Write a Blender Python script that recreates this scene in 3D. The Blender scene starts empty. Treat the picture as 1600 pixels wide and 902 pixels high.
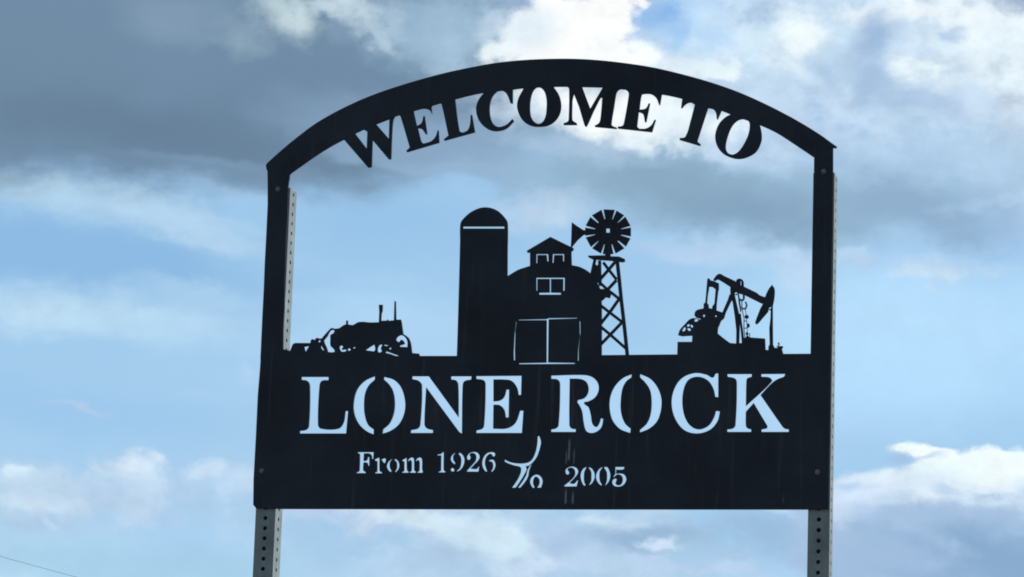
import bpy, math, random
import numpy as np
from mathutils import Vector, geometry
random.seed(7)
S = bpy.context.scene
COL = S.collection

# ------------------------------------------------------------------ camera
F = 4500.0                                   # focal length in photo pixels (photo is 1600 wide)
CAM = Vector((1.7156, -6.7424, 1.6))
YAW, PITCH, ROLL = 0.2590, 0.2201, 0.0397
fw = Vector((-math.sin(YAW) * math.cos(PITCH), math.cos(YAW) * math.cos(PITCH), math.sin(PITCH)))
r0 = Vector((math.cos(YAW), math.sin(YAW), 0)); u0 = r0.cross(fw)
rt = r0 * math.cos(ROLL) + u0 * math.sin(ROLL); up = rt.cross(fw)
from mathutils import Matrix
cam = bpy.data.cameras.new('camera'); camo = bpy.data.objects.new('camera', cam); COL.objects.link(camo)
camo.matrix_world = Matrix.Translation(CAM) @ Matrix((rt, up, -fw)).transposed().to_4x4()
cam.sensor_width = 36; cam.lens = 36 * F / 1600; cam.clip_start = .05; cam.clip_end = 20000
S.camera = camo

def ray(px, py): return (fw + rt * ((px - 800) / F) + up * ((451 - py) / F)).normalized()
def azel(px, py):
    d = ray(px, py); return math.degrees(math.atan2(d.x, d.y)), math.degrees(math.asin(d.z))
def plane(px, py, y=0.0):                    # point of the sign's plane seen at that spot of the photo
    d = ray(px, py); t = (y - CAM.y) / d.y; p = CAM + d * t; return p.x, p.z

# ------------------------------------------------------------------ sun, exposure
SUN_EL, SUN_AZ = 40.0, 70.0                  # azimuth from +Y towards +X: behind the sign, off to the right
sd = Vector((math.sin(math.radians(SUN_AZ)) * math.cos(math.radians(SUN_EL)), math.cos(math.radians(SUN_AZ)) * math.cos(math.radians(SUN_EL)), math.sin(math.radians(SUN_EL))))
sun = bpy.data.lights.new('sun', 'SUN'); sun.energy = 5.0; sun.angle = math.radians(.5); sun.color = (1, .96, .9)
suno = bpy.data.objects.new('sun', sun); COL.objects.link(suno); suno.rotation_euler = (-sd).to_track_quat('-Z', 'Y').to_euler()
S.view_settings.view_transform = 'Standard'; S.view_settings.look = 'None'; S.view_settings.exposure = .3; S.view_settings.gamma = 1
S.render.engine = 'CYCLES'; S.cycles.filter_width = 1.9
S.cycles.use_adaptive_sampling = True; S.cycles.adaptive_min_samples = 8; S.cycles.adaptive_threshold = .012

# ------------------------------------------------------------------ sky
EXPO = .3
def lin(c):
    return tuple(2 ** -EXPO * v for v in _lin(c))
def _lin(c):
    return tuple((x / 255 / 12.92) if x / 255 <= .04045 else ((x / 255 + .055) / 1.055) ** 2.4 for x in c)
W = bpy.data.worlds.new('World'); S.world = W; W.use_nodes = True
W.cycles.sampling_method = 'MANUAL'; W.cycles.sample_map_resolution = 256
nt = W.node_tree; nt.nodes.clear(); N = nt.nodes.new; LK = nt.links.new
def math_n(op, a, b=None, c=None, clamp=False):
    n = N('ShaderNodeMath'); n.operation = op; n.use_clamp = clamp
    for i, v in enumerate((a, b, c)):
        if v is None: continue
        if isinstance(v, (int, float)): n.inputs[i].default_value = v
        else: LK(v, n.inputs[i])
    return n.outputs[0]
tc = N('ShaderNodeTexCoord'); D = tc.outputs['Generated']
sep = N('ShaderNodeSeparateXYZ'); LK(D, sep.inputs[0])
az = math_n('MULTIPLY', math_n('ARCTAN2', sep.outputs[0], sep.outputs[1]), 180 / math.pi)
el = math_n('MULTIPLY', math_n('ARCSINE', sep.outputs[2]), 180 / math.pi)
def noise(scale, detail, rough=.5, seed=0., stretch=1.7, color=False, dist=0.):
    m = N('ShaderNodeMapping'); m.inputs['Scale'].default_value = (1, 1, stretch); m.inputs['Location'].default_value = (seed, seed * .7, seed * 1.3)
    LK(D, m.inputs[0]); n = N('ShaderNodeTexNoise'); n.inputs['Scale'].default_value = scale; n.inputs['Detail'].default_value = detail
    n.inputs['Roughness'].default_value = rough; n.inputs['Distortion'].default_value = dist; LK(m.outputs[0], n.inputs['Vector'])
    return n.outputs['Color'] if color else n.outputs['Fac']
def warp(scale, detail, amp, seed, rough=.5):
    c = noise(scale, detail, rough, seed, color=True)
    v = N('ShaderNodeVectorMath'); v.operation = 'SUBTRACT'; LK(c, v.inputs[0]); v.inputs[1].default_value = (.5, .5, .5)
    w = N('ShaderNodeVectorMath'); w.operation = 'MULTIPLY'; LK(v.outputs[0], w.inputs[0]); w.inputs[1].default_value = (amp, amp * .8, 0)
    return w.outputs[0]
cmb = N('ShaderNodeCombineXYZ'); LK(az, cmb.inputs[0]); LK(el, cmb.inputs[1])
def vadd(a, b):
    v = N('ShaderNodeVectorMath'); v.operation = 'ADD'; LK(a, v.inputs[0]); LK(b, v.inputs[1]); return v.outputs[0]
UV = vadd(vadd(cmb.outputs[0], warp(22, 3, 1.5, 3.1)), warp(90, 4, .55, 9.7, .6))
nS = noise(18, 5, .5, 1.7); nC = noise(55, 8, .6, 5.3, 1.3); nF = noise(95, 7, .66, 8.1, 1.3)
sky = N('ShaderNodeTexSky'); sky.sky_type = 'NISHITA'; sky.sun_disc = False
sky.sun_elevation = math.radians(SUN_EL); sky.sun_rotation = math.radians(SUN_AZ)
sky.air_density = 1.0; sky.dust_density = .4; sky.ozone_density = 1.5; sky.altitude = 600
SKY = .13
sc = N('ShaderNodeMix'); sc.data_type = 'RGBA'; sc.blend_type = 'MULTIPLY'; sc.inputs[0].default_value = 1
LK(sky.outputs[0], sc.inputs[6]); sc.inputs[7].default_value = (SKY, SKY, SKY, 1)
cur = sc.outputs[2]
def paint(mask, rgb):
    global cur
    m = N('ShaderNodeMix'); m.data_type = 'RGBA'; LK(mask, m.inputs[0]); LK(cur, m.inputs[6])
    if isinstance(rgb, tuple): m.inputs[7].default_value = (*rgb, 1)
    else: LK(rgb, m.inputs[7])
    cur = m.outputs[2]
def smooth(v, a, b, c=0., d=1.):
    m = N('ShaderNodeMapRange'); m.interpolation_type = 'SMOOTHSTEP'; LK(v, m.inputs[0])
    m.inputs[1].default_value = a; m.inputs[2].default_value = b; m.inputs[3].default_value = c; m.inputs[4].default_value = d
    return m.outputs[0]
PD = math.degrees(1 / F)                     # degrees per photo pixel
ROT = {}
def turned(deg):
    """the sky's angular coordinates, turned; shared by all masses of that tilt"""
    if deg not in ROT:
        c, s_ = math.cos(math.radians(deg) - ROLL), math.sin(math.radians(deg) - ROLL); o = []
        for ax in ((c, s_, 0), (-s_, c, 0)):
            d = N('ShaderNodeVectorMath'); d.operation = 'DOT_PRODUCT'; LK(UV, d.inputs[0]); d.inputs[1].default_value = ax; o.append(d.outputs['Value'])
        k = N('ShaderNodeCombineXYZ'); LK(o[0], k.inputs[0]); LK(o[1], k.inputs[1]); ROT[deg] = (k.outputs[0], c, s_)
    return ROT[deg]
NB = [0]
def blob(px, py, rx, ry, rot, rgb, soft=.6, amp=.5, op=1., n=None):
    """one cloud mass in the sky: direction, angular radii, tilt, colour"""
    a, e = azel(px, py); rot = min((-36, -26, -16, -9, -4, 0, 4, 9, 30), key=lambda q: abs(q - rot))
    src, c, s_ = turned(rot); NB[0] += 1
    if NB[0] % 6 == 0:                       # chained now and then, so the masses are worked out one after another
        ch = N('ShaderNodeVectorMath'); ch.operation = 'MULTIPLY_ADD'; LK(cur, ch.inputs[0]); ch.inputs[1].default_value = (1e-7, 1e-7, 0); LK(src, ch.inputs[2])
        src = ch.outputs[0]; ROT[rot] = (src, c, s_)
        for q in list(ROT):
            if q != rot and NB[0] % 12 == 0:
                h = N('ShaderNodeVectorMath'); h.operation = 'MULTIPLY_ADD'; LK(cur, h.inputs[0]); h.inputs[1].default_value = (1e-7, 1e-7, 0); LK(ROT[q][0], h.inputs[2])
                ROT[q] = (h.outputs[0],) + ROT[q][1:]
    m = N('ShaderNodeVectorMath'); m.operation = 'MULTIPLY_ADD'; LK(src, m.inputs[0]); ix, iy = 1 / (rx * PD), 1 / (ry * PD)
    m.inputs[1].default_value = (ix, iy, 0); m.inputs[2].default_value = (-(c * a + s_ * e) * ix, -(-s_ * a + c * e) * iy, 0)
    L = N('ShaderNodeVectorMath'); L.operation = 'LENGTH'; LK(m.outputs[0], L.inputs[0])
    g = math_n('SUBTRACT', math_n('MULTIPLY_ADD', n or nC, amp * 2, 1 - amp), L.outputs['Value'])
    paint(smooth(g, 0, soft, 0, op), lin(rgb))
# broken cloud over the whole sky
cover = smooth(noise(3.2, 7, .55, 2.2, 2.2), .44, .60)
shade = smooth(noise(5.5, 6, .55, 6.4, 2.2), .35, .65)
cm = N('ShaderNodeMix'); cm.data_type = 'RGBA'; LK(shade, cm.inputs[0]); cm.inputs[6].default_value = (*lin((226, 234, 244)), 1); cm.inputs[7].default_value = (*lin((135, 158, 186)), 1)
paint(cover, cm.outputs[2])
#SKYBLOBS
nD = noise(38, 6, .58, 11.3, 1.2)
BL = [
 # clear air: paler veils over the blue, deeper on the left, milky on the right
 (800,560,1400,520,0,(162,204,237),.5,.2,.85,nS), (120,395,520,95,-2,(138,184,226),.8,.3,.85,nS), (600,350,330,90,0,(148,192,231),.9,.3,.6,nS),
 (1430,520,480,200,0,(184,224,254),.8,.2,.95,nS), (100,640,420,60,0,(156,199,236),.9,.3,.6,nS), (200,880,500,70,0,(165,206,232),.8,.2,.8,nS),
 (70,296,210,42,-9,(181,214,235),1,.8,.95,nS), (240,338,340,30,-9,(180,212,238),1,.7,.95,nS), (360,300,120,16,-4,(172,206,236),1,.8,.7,nS), (330,340,200,14,-6,(176,212,238),.9,.8,.5,nD),
 (180,482,400,54,3,(190,222,244),.9,.6,.8,nS), (80,500,260,40,0,(194,225,245),.9,.6,.6,nS), (300,520,330,48,1,(180,215,241),.9,.6,.7,nS),
 (620,500,260,70,0,(178,216,245),.9,.3,.7,nS), (140,634,70,9,-10,(184,208,234),.9,.8,.6,nD), (390,585,40,16,-36,(184,213,240),1.2,.8,.6,nS), (340,620,80,14,0,(174,208,238),.9,.8,.5,nS),
 (1440,520,220,26,-18,(184,224,252),.9,.7,.6,nS), (1330,560,90,14,-40,(186,226,252),.9,.7,.5,nS),
 (900,620,760,110,0,(178,214,246),.9,.3,.9,nS), (1420,600,300,90,0,(182,222,254),1,.3,.8,nS), (330,450,240,26,0,(176,211,240),1,.9,.7,nD),
 # great dark cloud, upper left
 (100,60,980,252,0,(113,141,167),.26,.2,1,nS), (200,190,430,110,0,(102,127,151),1.1,.4,.9,nS), (60,70,260,110,0,(113,139,164),.9,.4,.6,nS), (440,130,230,70,0,(112,138,165),.9,.5,.6,nS),
 (300,40,160,60,0,(138,163,187),.9,.6,.6,nS), (640,205,300,75,-4,(142,172,201),.8,.4,.8,nS), (690,262,260,24,-2,(148,179,206),1,.5,.7,nS), (240,212,420,62,0,(104,130,155),1.2,.3,.8,nS), (0,272,80,26,0,(145,173,197),.9,.6,.7,nS),
 (330,262,260,20,0,(132,163,191),.9,.6,.5,nS),
 (690,50,170,100,0,(156,187,211),.8,.6,.9,nC), (720,255,240,40,-3,(150,181,211),.9,.4,.8,nS),
 # grey band running right behind the arch
 (1180,290,560,98,-5,(154,187,213),.5,.5,1,nS), (1130,318,330,62,-8,(131,162,189),.9,.6,.9,nS), (1060,285,240,50,-6,(140,171,197),.9,.5,.7,nS), (1430,338,300,46,-3,(142,173,204),.8,.6,.8,nS), (1590,260,70,50,0,(146,175,204),.9,.6,.7,nD),
 (1360,248,330,62,0,(172,202,231),.9,.7,.85,nC), (1500,230,190,50,-30,(178,210,238),.9,.8,.7,nC), (1560,320,120,16,10,(180,208,236),.9,.8,.6,nC),
 (840,325,120,42,0,(190,212,234),.9,.7,.75,nD), (1110,385,240,30,-2,(184,211,238),.9,.8,.8,nD), (1250,430,60,60,0,(194,219,243),.9,.9,.75,nD), (1010,375,60,26,0,(178,206,235),.9,.7,.6,nD),
 (1470,410,170,34,4,(190,217,242),.9,.9,.85,nC), (1440,424,90,26,9,(204,229,247),.8,1.1,.9,nC), (1340,405,90,22,0,(184,210,238),.8,1,.8,nC), (1560,412,90,14,0,(192,220,246),.8,1,.7,nC), (1460,452,24,20,40,(198,224,246),.9,1.2,.6,nC),
 (1500,215,300,95,0,(180,209,235),.8,.5,.95,nD),
 # bright broken cloud across the top right
 (1330,70,440,165,0,(202,226,246),.6,.6,1,nC), (1000,120,420,150,0,(204,226,244),1.2,.4,.75,nC), (1180,150,230,90,-20,(200,224,244),.8,.8,.8,nC), (1240,200,230,50,-10,(190,214,238),.9,.8,.7,nC),
 (1240,55,75,95,0,(240,251,255),.8,1,.95,nC), (1175,60,60,60,0,(215,238,252),.9,1,.8,nC), (1120,112,50,24,0,(238,251,253),.6,1.4,.9,nC), (1085,100,36,18,0,(230,246,252),.7,1.4,.8,nC),
 (1530,90,230,115,0,(234,247,253),1.1,1,.95,nC), (1440,22,220,34,0,(240,250,254),.7,1.2,.9,nC), (1560,40,100,60,0,(236,248,254),.8,1,.8,nC), (1320,170,140,40,0,(196,220,243),.9,1,.7,nC), (1440,110,60,26,0,(236,249,254),.7,1.4,.9,nC),
 (1370,58,60,74,9,(148,179,214),1.2,.9,.9,nC), (1340,100,80,60,0,(166,194,224),1.2,1,.7,nC), (1290,112,36,48,0,(168,198,228),.9,1.2,.85,nC), (1350,128,60,34,0,(160,189,219),.9,1,.8,nC), (1476,62,40,18,0,(176,204,232),.9,1.4,.8,nC), (1430,160,150,34,-5,(164,192,223),.9,1.2,.8,nC), (1540,150,90,24,-15,(196,220,242),.9,1.2,.7,nC),
 (1070,40,90,80,0,(186,218,247),.6,.9,.95,nC), (1032,28,46,40,-10,(128,178,234),1,.8,.85,nC), (1065,100,100,44,0,(228,243,251),1,1,.85,nC), (1045,60,30,30,0,(160,203,244),.9,1,.7,nC), (1120,20,50,24,0,(204,228,248),.9,1,.7,nC),
 # glare of cloud beside the sun, top middle and behind the lettering
 (1000,185,230,58,-12,(216,234,247),.9,.7,.95,nC), (940,170,190,62,-5,(246,252,255),.8,.8,1,nC), (1010,215,90,34,0,(236,247,252),.9,1,.85,nC), (1080,195,110,60,0,(236,248,253),.8,1,.9,nC), (830,165,110,44,0,(206,224,240),.9,.7,.8,nC), (1150,240,130,44,-8,(190,214,238),.9,.8,.7,nC),
 (760,172,70,30,0,(190,210,228),.9,.8,.7,nC), (900,232,200,32,-5,(176,202,226),.9,.8,.6,nC),
 (880,60,124,110,4,(253,255,255),.5,.8,1,nC), (950,25,66,64,0,(253,255,255),.35,.6,1,nC), (960,85,70,40,0,(250,254,255),.6,.8,1,nC), (812,50,90,70,0,(214,231,243),1.2,.8,.8,nC), (762,88,46,30,10,(236,247,251),.8,1.1,.95,nC), (745,40,34,40,0,(196,216,234),.9,1.2,.6,nC),
 # ragged pale openings in the dark cloud
 (436,16,80,60,-26,(188,210,217),1.2,.9,.9,nC), (466,52,46,50,-26,(200,219,225),1.3,.9,.9,nC), (390,70,90,36,0,(146,172,189),1.2,.9,.7,nC), (560,16,90,52,-26,(198,219,232),1.2,.9,.95,nC), (500,10,60,22,0,(196,216,226),.9,1,.8,nC), (596,58,56,16,-36,(176,201,217),.9,1.2,.8,nC), (625,30,26,44,0,(168,193,213),.9,1.2,.7,nC),
 (524,54,40,30,-26,(128,154,179),1,.8,.8,nC),
 # small cumulus low on the left
 (180,768,330,52,0,(180,208,234),1,.6,.85,nC),(55,775,180,62,0,(182,209,234),1,.8,.9,nC), (30,765,120,46,2,(196,220,238),1,.9,.9,nC), (70,775,110,26,0,(207,226,239),1,1.1,.9,nC), (12,732,30,14,0,(212,232,246),.8,1.1,.85,nC), (50,808,110,26,0,(174,201,226),1.1,1,.8,nC), (86,812,8,18,30,(192,220,246),.9,.8,.6,nC),
 (210,755,110,50,-4,(180,209,238),1,.8,.9,nC), (195,740,84,34,-4,(201,222,240),.9,1,.95,nC), (225,775,58,40,-9,(196,219,240),1,1,.85,nC), (205,730,60,16,0,(212,230,246),.9,1.1,.85,nC), (150,735,36,18,0,(196,219,239),.9,1.1,.8,nC), (120,770,200,30,0,(182,209,234),1.1,.9,.8,nC), (318,745,50,34,0,(186,214,241),.9,.9,.9,nC), (318,738,34,20,0,(202,224,244),.9,1,.8,nC), (400,752,60,40,0,(194,218,242),.9,1,.9,nC), (270,805,40,14,-9,(178,206,240),1,1,.6,nC),
 # mottled cloud under the panel
 (840,842,450,90,0,(184,211,236),.6,1.1,.9,nC), (560,812,110,34,0,(180,204,232),.9,1.2,.8,nC), (650,808,200,30,-3,(208,230,244),.8,1.2,.95,nC), (760,830,70,60,-30,(204,228,243),.8,1.2,.9,nC), (940,806,100,14,0,(206,228,243),.9,1.2,.8,nC), (800,835,60,40,0,(206,229,243),.9,1.3,.85,nC), (575,830,20,14,30,(204,222,244),.9,1,.7,nC),
 (1010,838,190,40,0,(150,182,213),1,.9,.95,nC), (720,862,90,24,0,(172,199,226),1,1.1,.8,nC), (590,815,60,16,0,(212,230,244),1,1.2,.8,nC), (500,812,60,20,0,(184,208,236),1,1.1,.7,nC), (880,850,60,34,0,(170,198,230),.9,1.1,.7,nC), (1190,838,180,58,0,(154,186,218),1,.8,.95,nC), (1045,850,60,16,-5,(208,227,245),.9,1.3,.85,nC), (1250,810,90,12,-15,(190,218,246),.9,1.2,.6,nC), (870,885,140,20,0,(190,214,240),.9,1.2,.7,nC), (1110,888,150,14,0,(186,210,238),1,1.2,.8,nC), (1220,806,60,10,-9,(196,222,246),1,1,.7,nC), (830,880,70,20,0,(204,224,242),1,1.2,.8,nC),
 # big cumulus, lower right
 (1500,850,340,134,4,(168,196,226),.35,.7,1,nC), (1370,752,130,34,4,(214,232,250),.7,1,.95,nC), (1520,742,150,36,4,(228,243,253),.5,1.2,1,nC), (1330,790,80,44,0,(198,220,243),.9,1.1,.85,nC),
 (1400,693,40,21,-9,(238,252,255),.5,.6,1,nC), (1436,704,62,20,-16,(242,253,255),.5,.6,1,nC), (1480,722,66,24,-9,(240,252,255),.5,.7,1,nC), (1560,726,110,30,4,(240,252,255),.5,.8,1,nC), (1450,745,120,30,9,(234,249,254),.8,1,.9,nC), (1388,716,26,15,-9,(166,194,228),.9,.7,.9,nC), (1440,712,40,7,10,(180,208,236),.9,1,.6,nC),
 (1440,768,190,44,4,(214,232,248),1,.9,.95,nC), (1320,800,60,44,0,(200,222,244),1.1,1,.85,nC), (1580,782,90,30,0,(212,231,248),1,1.1,.85,nC), (1370,778,120,30,0,(208,226,246),1,1.1,.9,nC), (1470,775,110,26,4,(222,238,250),1,1.3,.9,nC), (1490,768,50,12,0,(186,211,238),1,1.2,.8,nC), (1420,785,60,14,0,(190,213,238),1,1.2,.7,nC), (1330,762,40,12,0,(180,208,238),.9,1.3,.7,nC), (1590,775,60,20,0,(206,226,246),1,1.2,.8,nC), (1535,868,330,76,4,(138,172,207),.9,.5,1,nC), (1380,868,150,40,0,(164,192,225),.9,1,.8,nC), (1420,830,120,24,-20,(172,199,230),.9,1.1,.6,nC), (1530,800,150,26,0,(168,195,226),.9,1.2,.7,nC),
]
for q in BL: blob(*q)
#ENDBLOBS
# fine modelling inside the cloud, none in the clear blue
sp = N('ShaderNodeSeparateColor'); LK(cur, sp.inputs[0])
cl = smooth(math_n('DIVIDE', sp.outputs[0], sp.outputs[2]), .40, .62)
gr = math_n('MULTIPLY_ADD', math_n('MULTIPLY', math_n('ADD', math_n('SUBTRACT', nC, .5), math_n('SUBTRACT', nF, .5)), cl), .30, 1.)
fm = N('ShaderNodeVectorMath'); fm.operation = 'SCALE'; LK(cur, fm.inputs[0]); LK(gr, fm.inputs['Scale']); cur = fm.outputs[0]
bg = N('ShaderNodeBackground'); LK(cur, bg.inputs[0]); bg.inputs[1].default_value = 1
wo = N('ShaderNodeOutputWorld'); LK(bg.outputs[0], wo.inputs[0])

# ------------------------------------------------------------------ materials
def mat(name, base, rough=.5, metal=0., spec=.5, var=.15, scale=12., bump=.0, second=None, stretch=(1, 1, 1)):
    m = bpy.data.materials.new(name); m.use_nodes = True; t = m.node_tree; b = t.nodes['Principled BSDF']
    tc = t.nodes.new('ShaderNodeTexCoord'); mp = t.nodes.new('ShaderNodeMapping'); mp.inputs['Scale'].default_value = stretch
    n = t.nodes.new('ShaderNodeTexNoise'); n.inputs['Scale'].default_value = scale; n.inputs['Detail'].default_value = 6; n.inputs['Roughness'].default_value = .6
    t.links.new(tc.outputs['Object'], mp.inputs[0]); t.links.new(mp.outputs[0], n.inputs['Vector'])
    r = t.nodes.new('ShaderNodeValToRGB'); r.color_ramp.elements[0].position = .3; r.color_ramp.elements[1].position = .7
    c2 = second or tuple(min(1, x * (1 + var)) for x in base)
    r.color_ramp.elements[0].color = (*[x * (1 - var) for x in base], 1); r.color_ramp.elements[1].color = (*c2, 1)
    t.links.new(n.outputs['Fac'], r.inputs[0]); t.links.new(r.outputs[0], b.inputs['Base Color'])
    b.inputs['Metallic'].default_value = metal; b.inputs['Roughness'].default_value = rough; b.inputs['Specular IOR Level'].default_value = spec
    rr = t.nodes.new('ShaderNodeMapRange'); t.links.new(n.outputs['Fac'], rr.inputs[0]); rr.inputs[3].default_value = rough - .1; rr.inputs[4].default_value = min(1, rough + .12)
    t.links.new(rr.outputs[0], b.inputs['Roughness'])
    if bump:
        bp = t.nodes.new('ShaderNodeBump'); bp.inputs['Strength'].default_value = bump; bp.inputs['Distance'].default_value = .002
        t.links.new(n.outputs['Fac'], bp.inputs['Height']); t.links.new(bp.outputs[0], b.inputs['Normal'])
    return m
M_BLACK = mat('black_steel_paint', (.006, .010, .019), .60, 0, .2, .35, 4, .15, (.017, .025, .038))
def weather_and_marks(m, marks=()):
    """faint dust runs down the paint, and single pale upright streaks given as (x, z_low, z_high, half_width, strength)"""
    t = m.node_tree; b = t.nodes['Principled BSDF']; n_ = t.nodes.new; lk = t.links.new
    old = b.inputs['Base Color'].links[0].from_socket
    def M(op, a, b2=None, c=None):
        q = n_('ShaderNodeMath'); q.operation = op
        for i, v in enumerate((a, b2, c)):
            if v is None: continue
            if isinstance(v, (int, float)): q.inputs[i].default_value = v
            else: lk(v, q.inputs[i])
        return q.outputs[0]
    def R(v, a, b2, c=0., d=1.):
        q = n_('ShaderNodeMapRange'); q.interpolation_type = 'SMOOTHSTEP'; lk(v, q.inputs[0])
        for i, w in enumerate((a, b2, c, d)): q.inputs[i + 1].default_value = w
        return q.outputs[0]
    tc = n_('ShaderNodeTexCoord'); mp = n_('ShaderNodeMapping'); mp.inputs['Scale'].default_value = (60, 1, 3); lk(tc.outputs['Object'], mp.inputs[0])
    no = n_('ShaderNodeTexNoise'); no.inputs['Scale'].default_value = 1; no.inputs['Detail'].default_value = 5; lk(mp.outputs[0], no.inputs['Vector'])
    mask = R(no.outputs['Fac'], .56, .80, 0, .10)
    sp = n_('ShaderNodeSeparateXYZ'); lk(tc.outputs['Object'], sp.inputs[0]); x, z = sp.outputs[0], sp.outputs[2]
    for mx, z0, z1, hw, st in marks:
        wob = M('MULTIPLY_ADD', M('SUBTRACT', no.outputs['Fac'], .5), .002, x)
        a = R(M('ABSOLUTE', M('SUBTRACT', wob, mx)), hw, hw * .4)
        a = M('MULTIPLY', a, M('MULTIPLY', R(z, z0, z0 + .01), R(z, z1, z1 - .02)))
        mask = M('MAXIMUM', mask, M('MULTIPLY', a, st))
    mx_ = n_('ShaderNodeMix'); mx_.data_type = 'RGBA'; lk(mask, mx_.inputs[0]); lk(old, mx_.inputs[6]); mx_.inputs[7].default_value = (.13, .14, .155, 1)
    lk(mx_.outputs[2], b.inputs['Base Color'])
    return m
weather_and_marks(M_BLACK)
M_PANEL = M_BLACK.copy(); M_PANEL.name = 'black_steel_paint_with_streaks'
_d = lambda px, ya, yb, hw, st: (plane(px, ya)[0] * .5 + plane(px, yb)[0] * .5, plane(px, yb)[1], plane(px, ya)[1], hw, st)
weather_and_marks(M_PANEL, [_d(884, 760, 790, .0036, 1), _d(895, 764, 790, .0032, 1), _d(889.5, 682, 722, .0034, .95), _d(885, 700, 728, .0024, .8), _d(897, 696, 728, .0024, .7), _d(883, 500, 520, .002, .4), _d(1224, 770, 788, .0022, .35)])  # short pale vertical streaks at set spots on the panel
M_GALV = mat('galvanised_steel', (.14, .175, .185), .6, .1, .3, .25, 38, .1, stretch=(1, 1, .4))
M_BOLT = mat('zinc_bolt', (.09, .10, .11), .45, .3, .5, .15, 90)
M_SOIL = mat('dry_prairie_grass', (.11, .10, .05), .95, 0, .1, .3, .35, 0, (.17, .15, .08))
M_WOOD = mat('weathered_pole_wood', (.13, .10, .08), .9, 0, .1, .3, 6, .3, stretch=(1, 1, .1))
M_WIRE = mat('wire', (.05, .05, .055), .6, 0, .3, .1, 3)

# ------------------------------------------------------------------ mesh helpers
def link(name, me, m, parent=None, label=None):
    o = bpy.data.objects.new(name, me); COL.objects.link(o)
    if m: me.materials.append(m)
    if parent: o.parent = parent
    if label: o['label'] = label
    return o
def Z(x0, y0, s):
    return lambda pts: [(x0 + p[0] / s, y0 + p[1] / s) + tuple(p[2:]) for p in pts]
ID = lambda pts: pts
def smooth_path(pts, sub=5):
    """closed outline; points with a third value lie on a smooth curve, the others are corners"""
    n = len(pts); out = []
    P = [Vector(p[:2]) for p in pts]; sm = [len(p) > 2 for p in pts]
    for i in range(n):
        j = (i + 1) % n; a, b = P[i], P[j]
        if not (sm[i] or sm[j]): out.append(a); continue
        L = (b - a).length
        ta = (b - P[i - 1]) if sm[i] else (b - a)
        tb = (P[(j + 1) % n] - a) if sm[j] else (b - a)
        ta = ta.normalized() * L if ta.length else ta; tb = tb.normalized() * L if tb.length else tb
        for k in range(sub):
            t = k / sub; h = (2*t**3-3*t**2+1, t**3-2*t**2+t, -2*t**3+3*t**2, t**3-t**2)
            out.append(a * h[0] + ta * h[1] + b * h[2] + tb * h[3])
    return out
TH = .006
def add_shape(V, Fc, outer, holes=(), inset=0., y0=0., th=TH):
    """cut steel shape: outline and holes in photo pixels, laid on the sign's plane and given its thickness"""
    loops = []
    for lp in (outer,) + tuple(holes):
        lp = smooth_path(lp)
        loops.append([Vector((*plane(p[0], p[1], y0), 0)) for p in lp])
    tris = geometry.tessellate_polygon(loops)
    flat = [v for l in loops for v in l]; n = len(flat); b = len(V)
    V += [(v.x, y0 + inset, v.y) for v in flat] + [(v.x, y0 + th - inset, v.y) for v in flat]
    for t in tris:
        a, c, d = (flat[i] for i in t)
        t = t if (c - a).cross(d - a).z > 0 else t[::-1]
        Fc.append(tuple(b + i for i in t)); Fc.append(tuple(b + n + i for i in t[::-1]))
    k = 0
    for li, l in enumerate(loops):
        area = sum(l[i - 1].x * l[i].y - l[i].x * l[i - 1].y for i in range(len(l)))
        ccw = (area > 0) == (li == 0)
        for i in range(len(l)):
            p, q = b + k + i, b + k + (i + 1) % len(l)
            f = (p, p + n, q + n, q) if not ccw else (q, q + n, p + n, p)
            Fc.append(f[::-1])
        k += len(l)
def mesh(name, V, Fc):
    me = bpy.data.meshes.new(name); me.from_pydata(V, [], Fc); me.update(); return me
def shape(name, polys, parent, label=None, m=None, inset=0., th=TH, y0=0.):
    """polys: list of (outer, holes) pieces of one part; each next piece a hair thinner, so none are flush"""
    V, Fc = [], []
    for i, (o, h) in enumerate(polys): add_shape(V, Fc, o, h, inset + .00008 * i, y0, th)
    return link(name, mesh(name, V, Fc), m or M_BLACK, parent, label)
def stroke(pts, w):
    P = [Vector(p[:2]) for p in pts]; L, R_ = [], []
    for i, p in enumerate(P):
        d = ((P[min(i + 1, len(P) - 1)] - P[max(i - 1, 0)])).normalized(); nn = Vector((-d.y, d.x)) * w / 2
        L.append(tuple(p + nn)); R_.append(tuple(p - nn))
    return L + R_[::-1]
def box(V, Fc, x0, x1, y0, y1, z0, z1):
    b = len(V); V += [(x, y, z) for x in (x0, x1) for y in (y0, y1) for z in (z0, z1)]
    Fc += [tuple(b + i for i in f) for f in ((0, 1, 3, 2), (4, 6, 7, 5), (0, 4, 5, 1), (2, 3, 7, 6), (0, 2, 6, 4), (1, 5, 7, 3))]
def tube(V, Fc, p0, p1, ra, rb, n=12):
    p0, p1 = Vector(p0), Vector(p1); d = (p1 - p0).normalized(); a = d.orthogonal().normalized(); c = d.cross(a); b = len(V)
    for p, r in ((p0, ra), (p1, rb)):
        V += [tuple(p + (a * math.cos(t * 2 * math.pi / n) + c * math.sin(t * 2 * math.pi / n)) * r) for t in range(n)]
    Fc += [(b + i, b + (i + 1) % n, b + n + (i + 1) % n, b + n + i) for i in range(n)]
    Fc += [tuple(b + i for i in range(n))[::-1], tuple(b + n + i for i in range(n))]

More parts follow.
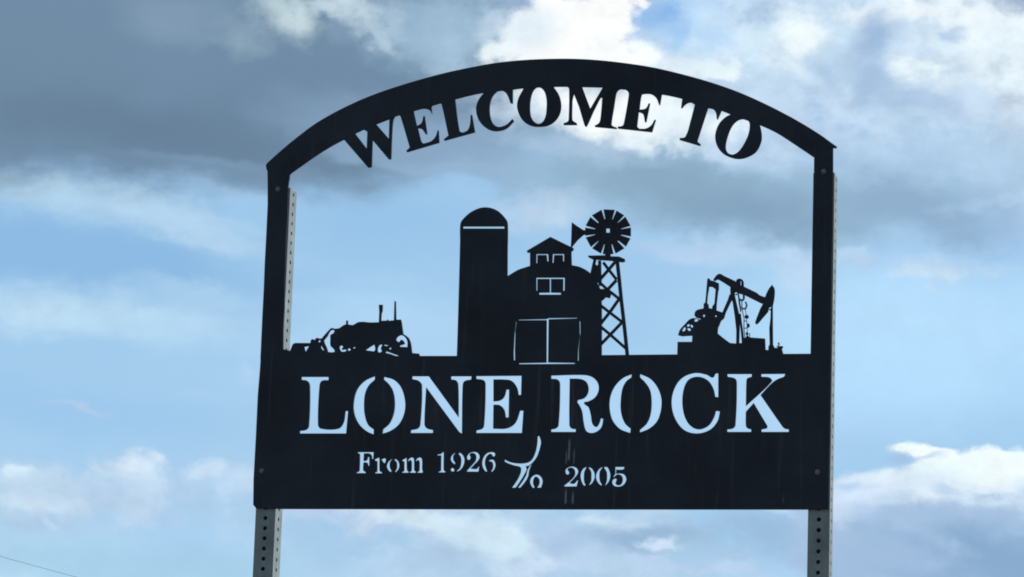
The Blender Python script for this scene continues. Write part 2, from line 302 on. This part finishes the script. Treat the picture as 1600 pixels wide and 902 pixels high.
# ------------------------------------------------------------------ ground
def ground():
    n = 90; V, Fc = [], []
    g = [math.copysign(abs(t) ** 3 * 9000, t) for t in np.linspace(-1, 1, n)]
    for y in g:
        for x in g:
            r = math.hypot(x, y); V.append((x, y, .25 * math.sin(x * .021) * math.sin(y * .017) * min(1, r / 60) - .0))
    for j in range(n - 1):
        for i in range(n - 1): a = j * n + i; Fc.append((a, a + 1, a + n + 1, a + n))
    o = link('ground', mesh('ground', V, Fc), M_SOIL); o['kind'] = 'structure'; o['label'] = 'dry prairie grass ground under the sign'
    return o
ground()

# ------------------------------------------------------------------ the sign
sign = bpy.data.objects.new('welcome_sign', None); COL.objects.link(sign)
sign['label'] = 'black cut steel town welcome sign with arched top, farm silhouettes and two perforated posts'
sign['category'] = 'sign'

A = Z(440, 560, 3.757); B = Z(840, 560, 3.757); C_ = Z(540, 690, 10); Dz = Z(670, 690, 8.421); Ez = Z(760, 670, 6.667); Fz = Z(870, 715, 13.333)
s = 1
holes = [
 A([(115,108),(275,108),(275,128),(236,132,s),(222,160,s),(213,390,s),(228,412,s),(330,412,s),(362,375,s),(373,308),(390,308),(378,441),(105,441),(105,425),(142,418,s),(158,395,s),(164,160,s),(150,132,s),(115,126)]),
 A([(548,102),(485,132,s),(440,185,s),(421,265,s),(427,330,s),(455,388,s),(500,428,s),(540,446),(540,418),(508,392,s),(489,340,s),(483,275,s),(490,205,s),(512,158,s),(546,126)]),
 A([(600,108),(655,125,s),(700,170,s),(724,250,s),(720,320,s),(690,385,s),(640,425,s),(590,443),(594,415),(632,380,s),(656,325,s),(663,260,s),(652,190,s),(626,148,s),(598,122)]),
 A([(765,104),(862,104),(1037,345),(1035,155,s),(1024,130,s),(993,124),(993,104),(1115,104),(1112,124),(1072,135,s),(1062,165,s),(1058,442),(1040,430),(848,170),(838,385,s),(850,410,s),(888,420),(888,438),(755,438),(758,420),(798,410,s),(812,385,s),(822,160,s),(805,132,s),(765,122)]),
 A([(1140,103),(1408,101),(1405,215),(1390,215),(1380,170,s),(1350,132,s),(1300,124,s),(1243,124),(1243,252),(1280,246,s),(1305,225,s),(1318,182),(1335,182),(1332,347),(1315,347),(1305,300,s),(1280,275,s),(1243,272),(1241,412),(1320,410,s),(1370,378,s),(1398,306),(1419,306),(1410,438),(1140,438),(1142,422),(1175,412,s),(1187,388,s),(1195,150,s),(1185,128,s),(1142,121)]),
 B([(78,100),(250,96,s),(310,105,s),(350,140,s),(358,185,s),(338,228,s),(300,252,s),(272,262,s),(298,288,s),(312,335,s),(320,382,s),(340,402,s),(358,385,s),(370,350),(385,356),(375,402,s),(347,430,s),(310,438,s),(282,422,s),(268,370,s),(260,312,s),(246,278,s),(231,256),(234,244),(275,230,s),(297,190,s),(288,142,s),(255,122,s),(188,119),(186,390,s),(196,410,s),(223,414),(223,432),(78,432),(78,416),(105,410,s),(121,390,s),(130,150,s),(118,125,s),(78,120)]),
 B([(552,91),(498,115,s),(450,165,s),(424,230,s),(422,300,s),(440,365,s),(485,415,s),(543,438),(546,414),(512,382,s),(490,322,s),(487,258,s),(497,180,s),(520,135,s),(550,112)]),
 B([(600,91),(660,120,s),(705,175,s),(726,240,s),(722,310,s),(700,370,s),(655,412,s),(598,436),(600,418),(640,380,s),(661,330,s),(668,258,s),(660,190,s),(635,145,s),(600,110)]),
 B([(1060,86),(1060,228),(1042,226),(1030,175,s),(1000,130,s),(945,108,s),(888,124,s),(858,178,s),(849,260,s),(862,340,s),(895,395,s),(945,416,s),(1000,395,s),(1032,350,s),(1046,307),(1070,311),(1055,370,s),(1010,420,s),(935,441,s),(860,420,s),(805,350,s),(785,262,s),(800,180,s),(845,115,s),(920,85,s),(990,95,s),(1026,112,s),(1043,88)]),
 B([(1112,91),(1258,91),(1255,109),(1230,118,s),(1225,140,s),(1222,278),(1374,134,s),(1362,113,s),(1312,108),(1312,91),(1454,90),(1446,108),(1405,124,s),(1370,150,s),(1308,216),(1425,385,s),(1446,410,s),(1474,416),(1474,432),(1313,432),(1313,416),(1345,410),(1348,396),(1268,262),(1222,314),(1222,395,s),(1231,410,s),(1253,415),(1253,432),(1112,432),(1112,416),(1145,410,s),(1160,390,s),(1168,140,s),(1158,118,s),(1115,108)]),
 # From
 C_([(185,163),(437,163),(430,272),(408,272),(400,212,s),(370,186,s),(285,186),(278,300),(310,298,s),(335,272,s),(343,238),(368,238),(370,378),(348,378),(335,332,s),(278,326),(272,440,s),(285,465,s),(312,475),(312,493),(163,493),(168,476),(200,465,s),(212,440,s),(218,200,s),(212,186,s),(185,182)]),
 C_([(450,275),(505,250),(528,262),(528,450,s),(542,472,s),(567,480),(567,496),(453,496),(455,480),(480,472,s),(489,450,s),(489,302),(463,308)]),
 C_([(553,278),(600,260,s),(628,282,s),(612,338),(590,332),(578,310,s)]),
 C_([(712,270),(665,310,s),(638,378,s),(660,440,s),(702,478),(716,462),(694,420,s),(686,370,s),(696,312,s),(722,282)]),
 C_([(763,268),(812,300,s),(838,360,s),(825,430,s),(785,478),(766,466),(792,420,s),(798,370,s),(788,312,s),(760,290)]),
 C_([(878,285),(952,248),(956,440,s),(965,462,s),(982,470),(982,487),(878,487),(878,470),(903,462,s),(911,440),(911,312),(888,306)]),
 C_([(963,302),(990,262,s),(1040,247,s),(1066,280,s),(1069,440,s),(1078,462,s),(1096,470),(1096,487),(998,487),(998,470),(1020,460,s),(1027,440),(1026,312,s),(1010,288,s),(975,312)]),
 C_([(1090,298),(1112,262,s),(1160,247,s),(1192,285,s),(1194,440,s),(1203,462),(1203,487),(1118,487),(1118,470),(1142,460,s),(1149,440),(1149,312,s),(1132,288,s),(1100,310)]),
 C_([(1428,217),(1430,200),(1480,190,s),(1512,163),(1532,166),(1530,440,s),(1540,460,s),(1557,468),(1557,482),(1443,482),(1445,468),(1474,460,s),(1485,440),(1488,215)]),
 Dz([(332,148),(292,190,s),(286,240,s),(308,275,s),(340,300),(347,282),(324,250,s),(318,210,s),(328,175,s),(347,155)]),
 Dz([(398,143),(445,180,s),(468,240,s),(452,320,s),(410,375,s),(363,397),(366,378),(400,350,s),(418,295,s),(422,240,s),(412,192,s),(386,160)]),
 Dz([(285,358,s),(308,345,s),(330,365,s),(335,385,s),(310,394,s),(288,380,s)]),
 Dz([(500,190,s),(530,150,s),(585,134,s),(640,150,s),(667,195,s),(655,240,s),(600,300,s),(548,354),(600,360,s),(632,352,s),(646,328),(663,325),(652,396),(498,396),(498,380),(560,310,s),(610,250,s),(620,200,s),(605,160,s),(565,150,s),(535,172,s),(548,205,s),(540,235,s),(513,240,s),(499,215,s)]),
 Dz([(800,138,s),(845,140,s),(870,160,s),(866,190,s),(842,195,s),(830,175,s),(810,160,s),(765,190,s),(742,240,s),(738,300,s),(755,360,s),(768,394),(743,394),(708,340,s),(698,270,s),(718,200,s),(755,155,s)]),
 Dz([(788,242),(840,238,s),(874,290,s),(868,350,s),(836,396),(812,392),(838,345,s),(840,300,s),(825,264,s),(792,262)]),
 # to, written with a pair of horns
 Ez([(187,320),(240,345,s),(330,360,s),(420,352,s),(470,320,s),(508,240,s),(525,160,s),(531,75),(549,75),(567,140,s),(548,230,s),(520,300,s),(480,352,s),(440,385,s),(412,392,s),(418,425,s),(392,480,s),(352,545,s),(303,614),(260,614),(300,560,s),(340,490,s),(358,430,s),(350,398,s),(290,382,s),(220,357,s),(186,338)]),
 Ez([(470,372),(446,430,s),(432,500,s),(397,560,s),(352,614),(323,614),(370,550,s),(410,480,s),(425,425,s),(456,374)]),
 Ez([(478,614),(452,560,s),(465,505,s),(515,476,s),(565,500,s),(585,550,s),(568,614),(522,614),(548,570,s),(545,522,s),(515,499,s),(492,522,s),(485,570,s),(502,614)]),
 # 2005
 Fz([(175,300,s),(190,230,s),(300,183,s),(400,215,s),(443,280,s),(430,340,s),(370,420,s),(262,530),(330,545,s),(380,520,s),(412,473),(443,478),(410,602),(148,602),(153,575),(270,480,s),(360,380,s),(375,290,s),(340,222,s),(270,212,s),(220,250,s),(252,300,s),(250,340,s),(207,352,s)]),
 Fz([(605,190),(540,230,s),(493,330,s),(493,430,s),(530,540,s),(575,592),(597,575),(567,500,s),(562,400,s),(572,300,s),(615,205)]),
 Fz([(662,195),(730,235,s),(782,330,s),(782,430,s),(735,530,s),(668,582),(668,560),(708,480,s),(713,380,s),(708,290,s),(662,215)]),
 Fz([(945,190),(870,240,s),(813,350,s),(818,450,s),(870,540,s),(927,582),(938,572),(895,490,s),(885,400,s),(895,290,s),(950,208)]),
 Fz([(982,192),(1045,200,s),(1097,290,s),(1112,390,s),(1080,500,s),(1008,588),(1002,570),(1035,480,s),(1040,380,s),(1030,290,s),(982,212)]),
 Fz([(1213,192),(1408,192),(1390,242,s),(1300,254,s),(1237,248),(1234,335),(1300,327,s),(1392,350,s),(1443,430,s),(1432,510,s),(1370,582,s),(1280,607,s),(1188,582,s),(1148,510,s),(1180,443,s),(1242,450,s),(1232,500,s),(1222,550,s),(1280,575,s),(1340,545,s),(1368,450,s),(1340,372,s),(1260,352,s),(1192,407),(1172,395),(1213,330)]),
]
BX0, BX1, BY = 798, 912, 571                 # the barn doors reach down into the lettered panel
panel_outer = [(407.4,556.5),(716,556.2),(BX0,555.8),(BX0,BY),(BX1,BY),(BX1,555.2),(1040,554),(1298.4,552.6),(1297.4,636),(1296.3,693),(1295.2,749),(1295,795.5),(1262,796.2),(840,796),(440,795.3),(399.5,794),(395.5,789),(396,749),(399.7,681),(402.7,617),(405.8,580)]
lettered_panel = shape('lettered_panel', [(panel_outer, holes)], sign, 'wide black panel with LONE ROCK, From 1926 and 2005 cut through', M_PANEL)

left_rail = [(417.5,262),(418,285),(418,320),(416,364),(413.5,410),(412,450),(409.6,496),(407.4,545),(406.6,562),(442,562),(442.3,512),(444.3,480),(444.6,440),(445.7,420),(446.5,380),(449,340),(450,292),(452.5,273),(462,262)]
right_rail = [(1272.5,239),(1271.8,248),(1271.5,294),(1270.2,336),(1269.4,400),(1268.7,440),(1268.3,460),(1267.5,500),(1266.4,562),(1298.3,562),(1298.6,500),(1299,440),(1299.8,400),(1301.2,336),(1301.6,273),(1301.6,228)]
for rl in (left_rail, right_rail): shape('side_rail', [(rl, [])], sign, inset=.0003)

arch = [(415.6,261,s),(415.8,257,s),(418.8,253.6,s),(446.5,229,s),(467.8,211.8,s),(491.7,194,s),(518.3,178.2,s),(545,164.6,s),(571.5,152.8,s),(600.8,141.8,s),(646,127.4,s),(697,113.6,s),(734.5,105.6,s),(774.4,98.4,s),(819.6,93.8,s),(872.8,91.8,s),(912.7,92.6,s),(952.6,95.8,s),(1000,102,s),(1033.2,108.2,s),(1086.4,121.6,s),(1129,134.8,s),(1166,149,s),(1206,167.6,s),(1246,188.8,s),(1280.6,210,s),(1299.2,223.4,s),(1307.6,229.4),(1306.4,231.4),(1301.6,231),(1301.5,250),(1278,250),
 (1271.3,245.5,s),(1240.7,225,s),(1214,207.9,s),(1188.8,196,s),(1142,178.8,s),(1127,172.8,s),(1065.3,154,s),(1034,147.4,s),(967,138.6,s),(939,136,s),(911.4,135.2,s),(865,135.4,s),(819.6,137.4,s),(799.7,139.8,s),(751,145.4,s),(711,154.8,s),(664,168,s),(646.8,173,s),(620.5,180.6,s),(608,185,s),(587.7,192,s),(567.6,201.4,s),(554,208.5,s),(535.6,218.4,s),(518.3,227.6,s),(494.4,242.4,s),(467.8,261,s),(452.3,272),(452,280),(418.5,280),(418.4,267,s),(416.6,265.6,s)]
shape('arch', [(arch, [])], sign, 'broad black arched band across the top')

W6 = Z(520, 140, 6.9375); EL = Z(620, 120, 7.517); R2 = Z(660, 80, 3.7588); M8 = Z(860, 120, 8.889); TO = Z(1040, 140, 7.517)
letters = [
 ('W', W6([(118,542),(380,845),(421,838),(429,548),(605,757),(631,750),(640,500,s),(652,340,s),(672,290,s),(702,272),(702,240),(600,285),(450,345),(330,400),(110,500)]),
   [W6([(240,475),(330,432),(373,456),(366,640)]), W6([(468,374),(612,318),(606,532)])]),
 ('E', EL([(0,440),(28,448,s),(48,485,s),(150,830),(108,872),(118,884),(498,772),(490,630),(477,630),(455,700,s),(400,757,s),(312,785),(285,760),(245,602),(290,612,s),(338,674),(356,670),(326,460),(311,462),(290,540,s),(235,578),(195,400),(280,376,s),(340,374,s),(385,395,s),(414,442),(405,350),(430,312,s),(465,300),(465,275),(330,305),(150,350),(0,400)]), []),
 ('L', EL([(470,296),(505,305,s),(528,340,s),(605,690),(550,735),(558,749),(917,650),(882,448),(866,450),(858,560,s),(828,630,s),(770,657),(735,640),(712,500,s),(683,262),(683,235),(470,272)]), []),
 ('C', R2([(362,242),(327,290,s),(314,345,s),(333,410,s),(380,455,s),(430,469,s),(490,455,s),(537,410),(528,398),(492,432,s),(442,444,s),(408,415,s),(394,350,s),(402,285,s),(430,242,s),(462,230,s),(493,250,s),(517,306),(530,306),(530,215),(530,205),(440,212),(362,228)]), []),
 ('O', R2([(592,222),(562,280,s),(556,335,s),(583,400,s),(630,435,s),(690,443,s),(750,430,s),(797,385,s),(814,325,s),(802,260,s),(766,203),(760,195),(600,200)]),
   [R2([(642,250,s),(631,320,s),(640,392,s),(680,427,s),(715,402,s),(729,330,s),(722,252,s),(692,213,s),(665,215,s)])]),
 ('M', M8([(200,120),(180,128,s),(238,142,s),(258,180,s),(252,590,s),(238,622,s),(182,645),(182,668),(368,668),(362,642),(318,615,s),(300,590,s),(302,330),(322,235),(400,430),(468,660,s),(485,690,s),(505,680,s),(600,470),(692,288),(719,288),(692,590,s),(670,645,s),(614,678),(618,695),(918,723),(918,705),(862,682,s),(846,650,s),(885,400),(915,225,s),(950,178,s),(985,170),(985,125)]),
   [M8([(438,140),(727,146),(552,444)])]),
 ('E', M8([(1000,135),(1000,172),(1045,180,s),(1080,215,s),(1086,262,s),(1020,640,s),(1000,680,s),(938,692),(933,716),(1410,768),(1462,598),(1445,596),(1400,672,s),(1330,717,s),(1235,722),(1202,690),(1225,488),(1285,518,s),(1310,628),(1330,628),(1382,370),(1364,368),(1322,440,s),(1235,457),(1265,250,s),(1300,236,s),(1395,240,s),(1465,292,s),(1510,392),(1521,390),(1546,238),(1546,190),(1300,150)]), []),
 ('T', TO([(196,100),(180,215),(190,219),(232,172,s),(290,150,s),(342,176),(300,340),(232,552,s),(164,570),(164,590),(402,660),(412,642),(375,608,s),(386,560,s),(498,215),(556,230,s),(588,270,s),(600,347),(612,347),(657,240),(655,205),(400,125),(196,75)]), []),
 ('O', TO([(778,286),(700,325,s),(622,410,s),(582,530,s),(595,640,s),(650,730,s),(740,787,s),(850,813,s),(950,795,s),(1060,730,s),(1122,610,s),(1126,510,s),(1105,412),(1100,385),(940,320),(778,262)]),
   [TO([(905,345,s),(962,362,s),(986,402,s),(975,510,s),(930,620,s),(862,720,s),(790,763,s),(728,740,s),(704,670,s),(728,550,s),(778,430,s),(840,365,s)])]),
]
for ch, o, h in letters: shape('letter', [(o, h)], sign, 'black steel letter %s hanging from the arch' % ch, inset=.0004)

BZ = Z(700, 300, 3.222); KZ = Z(780, 350, 7.517); DZ_ = Z(790, 480, 9.019)
shape('silo', [(BZ([(43,842),(46,760,s),(55,450,s),(60,250,s),(61,165,s),(72,140,s),(120,98,s),(182,77,s),(245,92,s),(292,138,s),(300,165,s),(299,300),(298,842)]),
   [BZ([(75,173),(283,173),(283,184),(75,184)])])], sign, 'black silo silhouette with domed top', inset=.0005)
shape('barn', [(BZ([(290,842),(297,425),(350,393,s),(380,382,s),(412,372),(412,302),(400,307),(396,296),(515,226),(632,283),(629,294),(620,298),(622,368),(665,378,s),(712,405,s),(740,440,s),(766,490,s),(773,560,s),(773,842),(688,842),(688,886),(312,886),(312,842)]),
   [KZ([(434,351),(573,351),(578,440),(562,440),(555,364),(447,364),(445,460),(432,460)]),
    KZ([(627,351),(760,351),(760,440),(747,440),(745,364),(643,364),(636,455),(622,460)]),
    KZ([(433,629),(768,629),(766,782),(748,788),(750,645),(606,645),(606,804),(723,806),(723,830),(466,830),(466,806),(591,804),(591,645),(446,645),(446,785),(434,780)]),
    DZ_([(180,174),(570,166),(600,152),(1003,148),(1006,158),(604,170),(596,778),(972,783),(972,798),(185,802),(185,788),(574,780),(576,182),(180,184)]),
    DZ_([(143,203),(153,203),(136,330),(128,600),(130,752),(113,745),(110,640),(122,380)]),
    DZ_([(1038,195),(1050,195),(1053,360),(1027,600),(1027,755),(1014,750),(1017,600),(1042,400)])])],
   sign, 'black barn silhouette with cut outlines of doors and loft windows', inset=.0006)

WZ = Z(880, 310, 7.517); TZ = Z(880, 390, 5.308)
wind = shape('windmill', [(WZ([(290,672),(480,668),(560,680),(655,683),(722,712),(724,742),(690,750),(600,736),(345,716),(296,692)]), []), (WZ([(492,600),(556,600),(552,700),(490,700)]), [])], sign, 'black wind pump silhouette on a lattice tower', inset=.0007)
angs = [13, 44, 71, 104, 137, 167, 192, 224, 254, 286, 317, 346]
wh = []
for i, a in enumerate(angs):
    b = angs[(i + 1) % 12] + (360 if i == 11 else 0)
    for th_, rr in ((a + 1.7, 158), (a + 2.6, 272), (b - 2.6, 272), (b - 1.7, 158)):
        t = math.radians(th_); wh.append((525 + rr * math.cos(t), 391 - rr * .985 * math.sin(t)))
    t = math.radians(b); wh.append((525 + 152 * math.cos(t), 391 - 150 * math.sin(t)))
shape('wheel', [(WZ(wh), [WZ([(503,352),(545,352),(545,402),(503,402)])])], wind, inset=.0009)
shape('tail_vane', [(WZ([(98,278),(165,326),(232,370),(275,378),(275,412),(234,430),(170,485),(108,560),(94,580),(100,625),(78,625),(86,580),(92,480)]), [])], wind, inset=.0011)
tw = [stroke([(445,85),(462,240),(480,420),(500,590),(514,720),(530,878)], 30), stroke([(262,80),(248,140),(232,215)], 24), stroke([(300,90),(302,200),(306,300)], 26),
      stroke([(330,105),(375,165),(440,248)], 25), stroke([(430,100),(375,165),(305,245)], 25), stroke([(440,252),(365,332)], 25), stroke([(300,272),(370,335),(465,410)], 25),
      stroke([(462,408),(385,518),(310,612)], 25), stroke([(312,465),(385,522),(490,602)], 25), stroke([(488,600),(385,708),(310,785)], 25), stroke([(310,640),(385,702),(528,828)], 25),
      [(305,325),(370,325),(398,368),(386,404),(352,396),(328,420),(305,425)], stroke([(246,165),(300,120)], 12), stroke([(240,215),(305,240)], 36), [(232,150),(268,120),(285,140),(300,150),(306,300),(226,212)]]
shape('tower', [(TZ(t), []) for t in tw], wind, inset=.0013)

G = Z(440, 460, 8.59); H = Z(540, 460, 8.59); P = Z(420, 440, 5.333)
def blobp(cx, cy, rx, ry, n=8): return [(cx + rx * math.cos(k * 2 * math.pi / n), cy + ry * math.sin(k * 2 * math.pi / n), 1) for k in range(n)]
tr = G([(18,905),(18,738),(60,742),(112,758),(135,700,s),(150,668,s),(180,652),(385,653),(390,618,s),(412,600,s),(440,612),(470,580),(500,592),(535,592),(580,540),(635,478,s),(668,452,s),(715,462),(770,455),(828,415),(862,402),(866,350),(884,350),(888,405),(955,412),(985,395)])
tr += H([(118,402),(165,374,s),(240,368,s),(320,376,s),(444,374),(450,240),(444,140),(495,140),(492,220),(478,258),(474,354),(552,352),(556,338),(566,338),(570,354),(646,348),(654,92),(670,92),(676,340),(740,338),(752,385),(758,440),(772,530),(840,580,s),(868,640,s),(880,700,s),(890,788),(985,795),(992,835),(998,905)])
trh = [G([(668,476,s),(704,486,s),(694,520,s),(655,545,s),(652,600,s),(655,690,s),(700,740,s),(706,772,s),(620,774),(604,718,s),(570,640,s),(566,612),(610,560),(640,500)]), G([(300,702),(368,690),(320,776)]), G(blobp(505,628,15,15)), G([(530,690,s),(548,720,s),(565,750,s),(545,742,s),(526,712,s)]),
       G([(778,692,s),(822,700,s),(806,740,s),(842,738,s),(868,752,s),(830,770,s),(790,756,s)]), G([(898,722,s),(925,742,s),(905,756,s),(882,742,s)]), G(blobp(972,716,16,10)),
       H([(262,748),(330,700,s),(384,670),(390,755,s),(330,758,s)]), H([(440,690,s),(486,676,s),(470,720,s),(480,770,s),(432,770,s)]),
       H([(515,672),(572,684),(565,694),(515,688)]), H(blobp(596,726,14,14)),
       H([(540,762),(590,780),(640,798),(720,826),(765,846),(690,832),(600,800),(532,784)]),
       H([(676,600,s),(735,546,s),(795,575,s),(826,630,s),(828,708),(728,704),(724,684),(790,664),(776,625,s),(740,610,s),(716,640,s)])]
shape('tractor', [(tr, trh)], sign, 'black silhouette of an old tractor pulling a plough', inset=.0005)

I = Z(1050, 420, 6.44); J = Z(1130, 420, 6.44)
pj = [(I([(50,905),(55,735),(200,735),(204,640),(300,492),(440,482),(500,505),(462,595),(458,650),(520,700),(582,746)]) + J([(130,752),(190,746),(190,702),(228,690),(240,660),(262,690),(420,702),(425,816),(560,822),(600,854),(625,864),(630,905)]), []),
      (I([(60,668),(78,615,s),(130,556,s),(178,508,s),(222,496,s),(300,515),(232,690),(195,672),(100,678)]), [I([(104,612,s),(130,586,s),(132,618,s),(108,630,s)]), I([(152,600,s),(186,606,s),(178,626,s)]), I([(184,563,s),(210,576,s),(200,592,s)]), I([(148,566,s),(175,558,s),(164,584,s)]), I([(232,505,s),(262,512,s),(250,530,s),(226,528,s)])]),
      (I([(225,455,s),(245,418,s),(310,400,s),(372,395,s),(450,420,s),(520,450,s),(524,492,s),(484,530,s),(470,570,s),(300,570,s),(285,505,s),(238,488,s)]), [I([(312,462,s),(330,466,s),(320,486,s)]), I([(432,468,s),(446,474,s),(447,494,s),(436,488,s)]), I([(436,528,s),(462,532,s),(460,552,s),(438,552,s)])]),
      (I([(354,100),(372,96),(384,110),(358,270),(352,345),(366,358),(370,410),(315,410),(317,352),(333,340),(340,270)]), []),
      (I([(360,112),(382,116),(415,122),(470,146),(470,212),(435,205),(405,182),(370,178)]), []),
      (I([(440,185),(470,185),(458,270),(448,360),(446,425),(398,425),(405,378),(425,350)]), []),
      (I([(412,112),(450,62,s),(482,50,s),(530,75),(640,125)]) + J([(130,132),(132,112,s),(165,98,s),(200,120,s),(206,178),(335,240),(370,268),(440,292),(440,345),(385,350),(215,265),(150,245),(110,262),(78,330),(70,240)]) + I([(585,182),(480,116,s),(455,108,s),(430,124)]), [J([(172,124),(181,126),(180,168),(174,168)]), J([(116,240,s),(138,238,s),(136,262,s),(122,262,s)])]),
      (J([(492,160),(516,205,s),(512,300,s),(498,372),(496,402),(455,405),(452,430),(400,490,s),(340,556,s),(322,550,s),(326,520,s),(372,400),(400,350),(432,252,s),(462,195,s)]), [J([(458,396,s),(486,384,s),(484,410,s),(462,414,s)])]),
      (J([(476,400),(498,360),(498,560),(500,762),(512,785),(510,835),(453,835),(453,782),(466,762),(462,600),(474,500)]), []),
      (J([(505,795),(560,795),(568,820),(560,840),(500,840)]), []), (J([(530,778),(600,778),(598,798),(588,802),(606,866),(560,866),(556,800),(545,792)]), []), (J([(548,742),(564,742),(562,782),(554,782)]), []),
      (I([(578,255),(612,275),(602,310),(540,440),(522,500),(484,500),(500,450),(560,310)]), []),
      (J([(78,235),(112,245),(130,330),(160,460),(166,560),(160,755),(128,755),(130,620),(113,470),(92,330),(76,300)]), []),
      (J([(160,450),(176,452),(186,540),(198,620),(208,705),(206,755),(186,755),(178,660),(168,560)]), []),
      (J([(142,235),(155,240),(165,300),(180,420),(170,440),(152,330)]), []),
      (J(stroke([(205,255),(206,300),(190,318),(166,308)], 20)), []), (J(stroke([(222,330),(236,368),(222,400),(190,402),(184,380)], 16)), []),
      (J(stroke([(186,318),(186,400),(208,500),(206,600),(218,700)], 8)), []), (J(stroke([(218,400),(232,480),(240,600),(240,690)], 6)), []), (J(blobp(234,482,22,20)), []), (J(blobp(250,570,15,22)), []), (J(stroke([(205,520),(240,530)], 8)), []), (J(stroke([(206,600),(245,590)], 8)), []), (J(blobp(238,652,14,16)), []), (J(stroke([(264,700),(264,645)], 8)), [])]
shape('pumpjack', pj, sign, 'black silhouette of an oil well pumpjack', inset=.0005)

# posts: 2 inch square tube, punched every inch on all four faces
INCH = .0254; PW = 2.05 * INCH
def post_mesh(z0, z1):
    V, Fc = [], []; n = int((z1 - z0) / INCH); hw = PW / 2; hr = .0056; idx = {}
    def v(p):
        k = tuple(round(c, 5) for c in p)
        if k not in idx: idx[k] = len(V); V.append(p)
        return idx[k]
    for side in range(4):
        c, s_ = round(math.cos(side * math.pi / 2)), round(math.sin(side * math.pi / 2))
        def T(u, z): x, y = u, -hw; return (x * c - y * s_, x * s_ + y * c, z)
        for k in range(n):
            a, b = z0 + k * INCH, z0 + (k + 1) * INCH; m = (a + b) / 2
            oct_ = [(hr * math.cos(math.radians(22.5 + 45 * q)), m + hr * math.sin(math.radians(22.5 + 45 * q))) for q in range(8)]
            rim = [(hw, m + hr), (hw * .35, b), (-hw * .35, b), (-hw, m + hr), (-hw, m - hr), (-hw * .35, a), (hw * .35, a), (hw, m - hr)]
            for q in range(8):
                r2 = (q + 1) % 8
                f = [v(T(*rim[q])), v(T(*rim[r2])), v(T(*oct_[r2])), v(T(*oct_[q]))]
                Fc.append(f)
            for cx, cz, q1, q2 in ((hw, b, 0, 1), (-hw, b, 2, 3), (-hw, a, 4, 5), (hw, a, 6, 7)):
                Fc.append([v(T(*rim[q1])), v(T(cx, cz)), v(T(*rim[q2]))])
    return mesh('post', V, Fc)
def bolt_mesh():
    V, Fc = [], []; tube(V, Fc, (0, 0, 0), (0, -.0015, 0), .0066, .0066, 16); tube(V, Fc, (0, -.0015, 0), (0, -.0055, 0), .0046, .0042, 6)
    return mesh('bolt', V, Fc)
bm_ = bolt_mesh(); bm_.materials.append(M_BOLT)
for (xt, yt), (xb, yb), bolts in (((438.8, 290), (415.0, 800), ((434.5, 296), (409.3, 736))), ((1287.5, 262), (1279.6, 800), ((1287, 268.3), (1277.3, 738)))):
    yy = TH + .0005
    x1, z1 = plane(xt, yt, yy); x2, z2 = plane(xb, yb, yy)
    slope = (x1 - x2) / (z1 - z2); xg = x2 - slope * z2
    me = post_mesh(-.5, z1)
    post = link('post', me, M_GALV, sign, 'galvanised square post punched with holes')
    sh = math.atan(slope); post.rotation_euler = (0, sh, 0); post.location = (xg, yy + PW / 2, 0)
    md = post.modifiers.new('wall', 'SOLIDIFY'); md.thickness = .0027; md.offset = -1
    for bx, by in bolts:
        x, z = plane(bx, by); bo = bpy.data.objects.new('bolt', bm_); COL.objects.link(bo); bo.location = (x, -.0001, z); bo.rotation_euler = (0, random.random(), 0); bo.parent = sign

# ------------------------------------------------------------------ power line crossing behind, low on the left
pA = CAM + ray(0, 869.4) * 55
def at_h(px, py, z): d = ray(px, py); return CAM + d * ((z - CAM.z) / d.z)
hA = pA.z
q0 = at_h(0, 869.4, hA); q2 = at_h(112, 900, hA)       # a level wire running away from the road
dd = Vector((q2.x - q0.x, q2.y - q0.y, 0)); LN = dd.length; dd.normalize()
span0, span1 = -22.0, 38.0
k_s = .0006
def wire_pt(t): 
    base = hA
    return Vector((q0.x + dd.x * t, q0.y + dd.y * t, base + k_s * t * (t - LN)))
V, Fc = [], []
pts = [wire_pt(t) for t in np.linspace(span0, span1, 60)]
for a_, b_ in zip(pts[:-1], pts[1:]): tube(V, Fc, a_, b_, .004, .004, 6)
wl = link('power_line', mesh('power_line', V, Fc), M_WIRE); wl['label'] = 'thin dark overhead wire crossing the lower left corner of the sky'; wl['category'] = 'wire'
for pt, lb in ((pts[0], 'weathered wooden utility pole left of the view'), (pts[-1], 'weathered wooden utility pole beyond the sign, below the view')):
    V, Fc = [], []; tube(V, Fc, (pt.x, pt.y, -.5), (pt.x, pt.y, pt.z - .12), .15, .10, 14)
    pole = link('utility_pole', mesh('utility_pole', V, Fc), M_WOOD); pole['label'] = lb; pole['category'] = 'pole'; pole['group'] = 'utility poles carrying the wire'
    V, Fc = [], []; tube(V, Fc, (pt.x, pt.y, pt.z - .14), (pt.x, pt.y, pt.z), .05, .03, 10)
    link('insulator', mesh('insulator', V, Fc), M_GALV, pole)
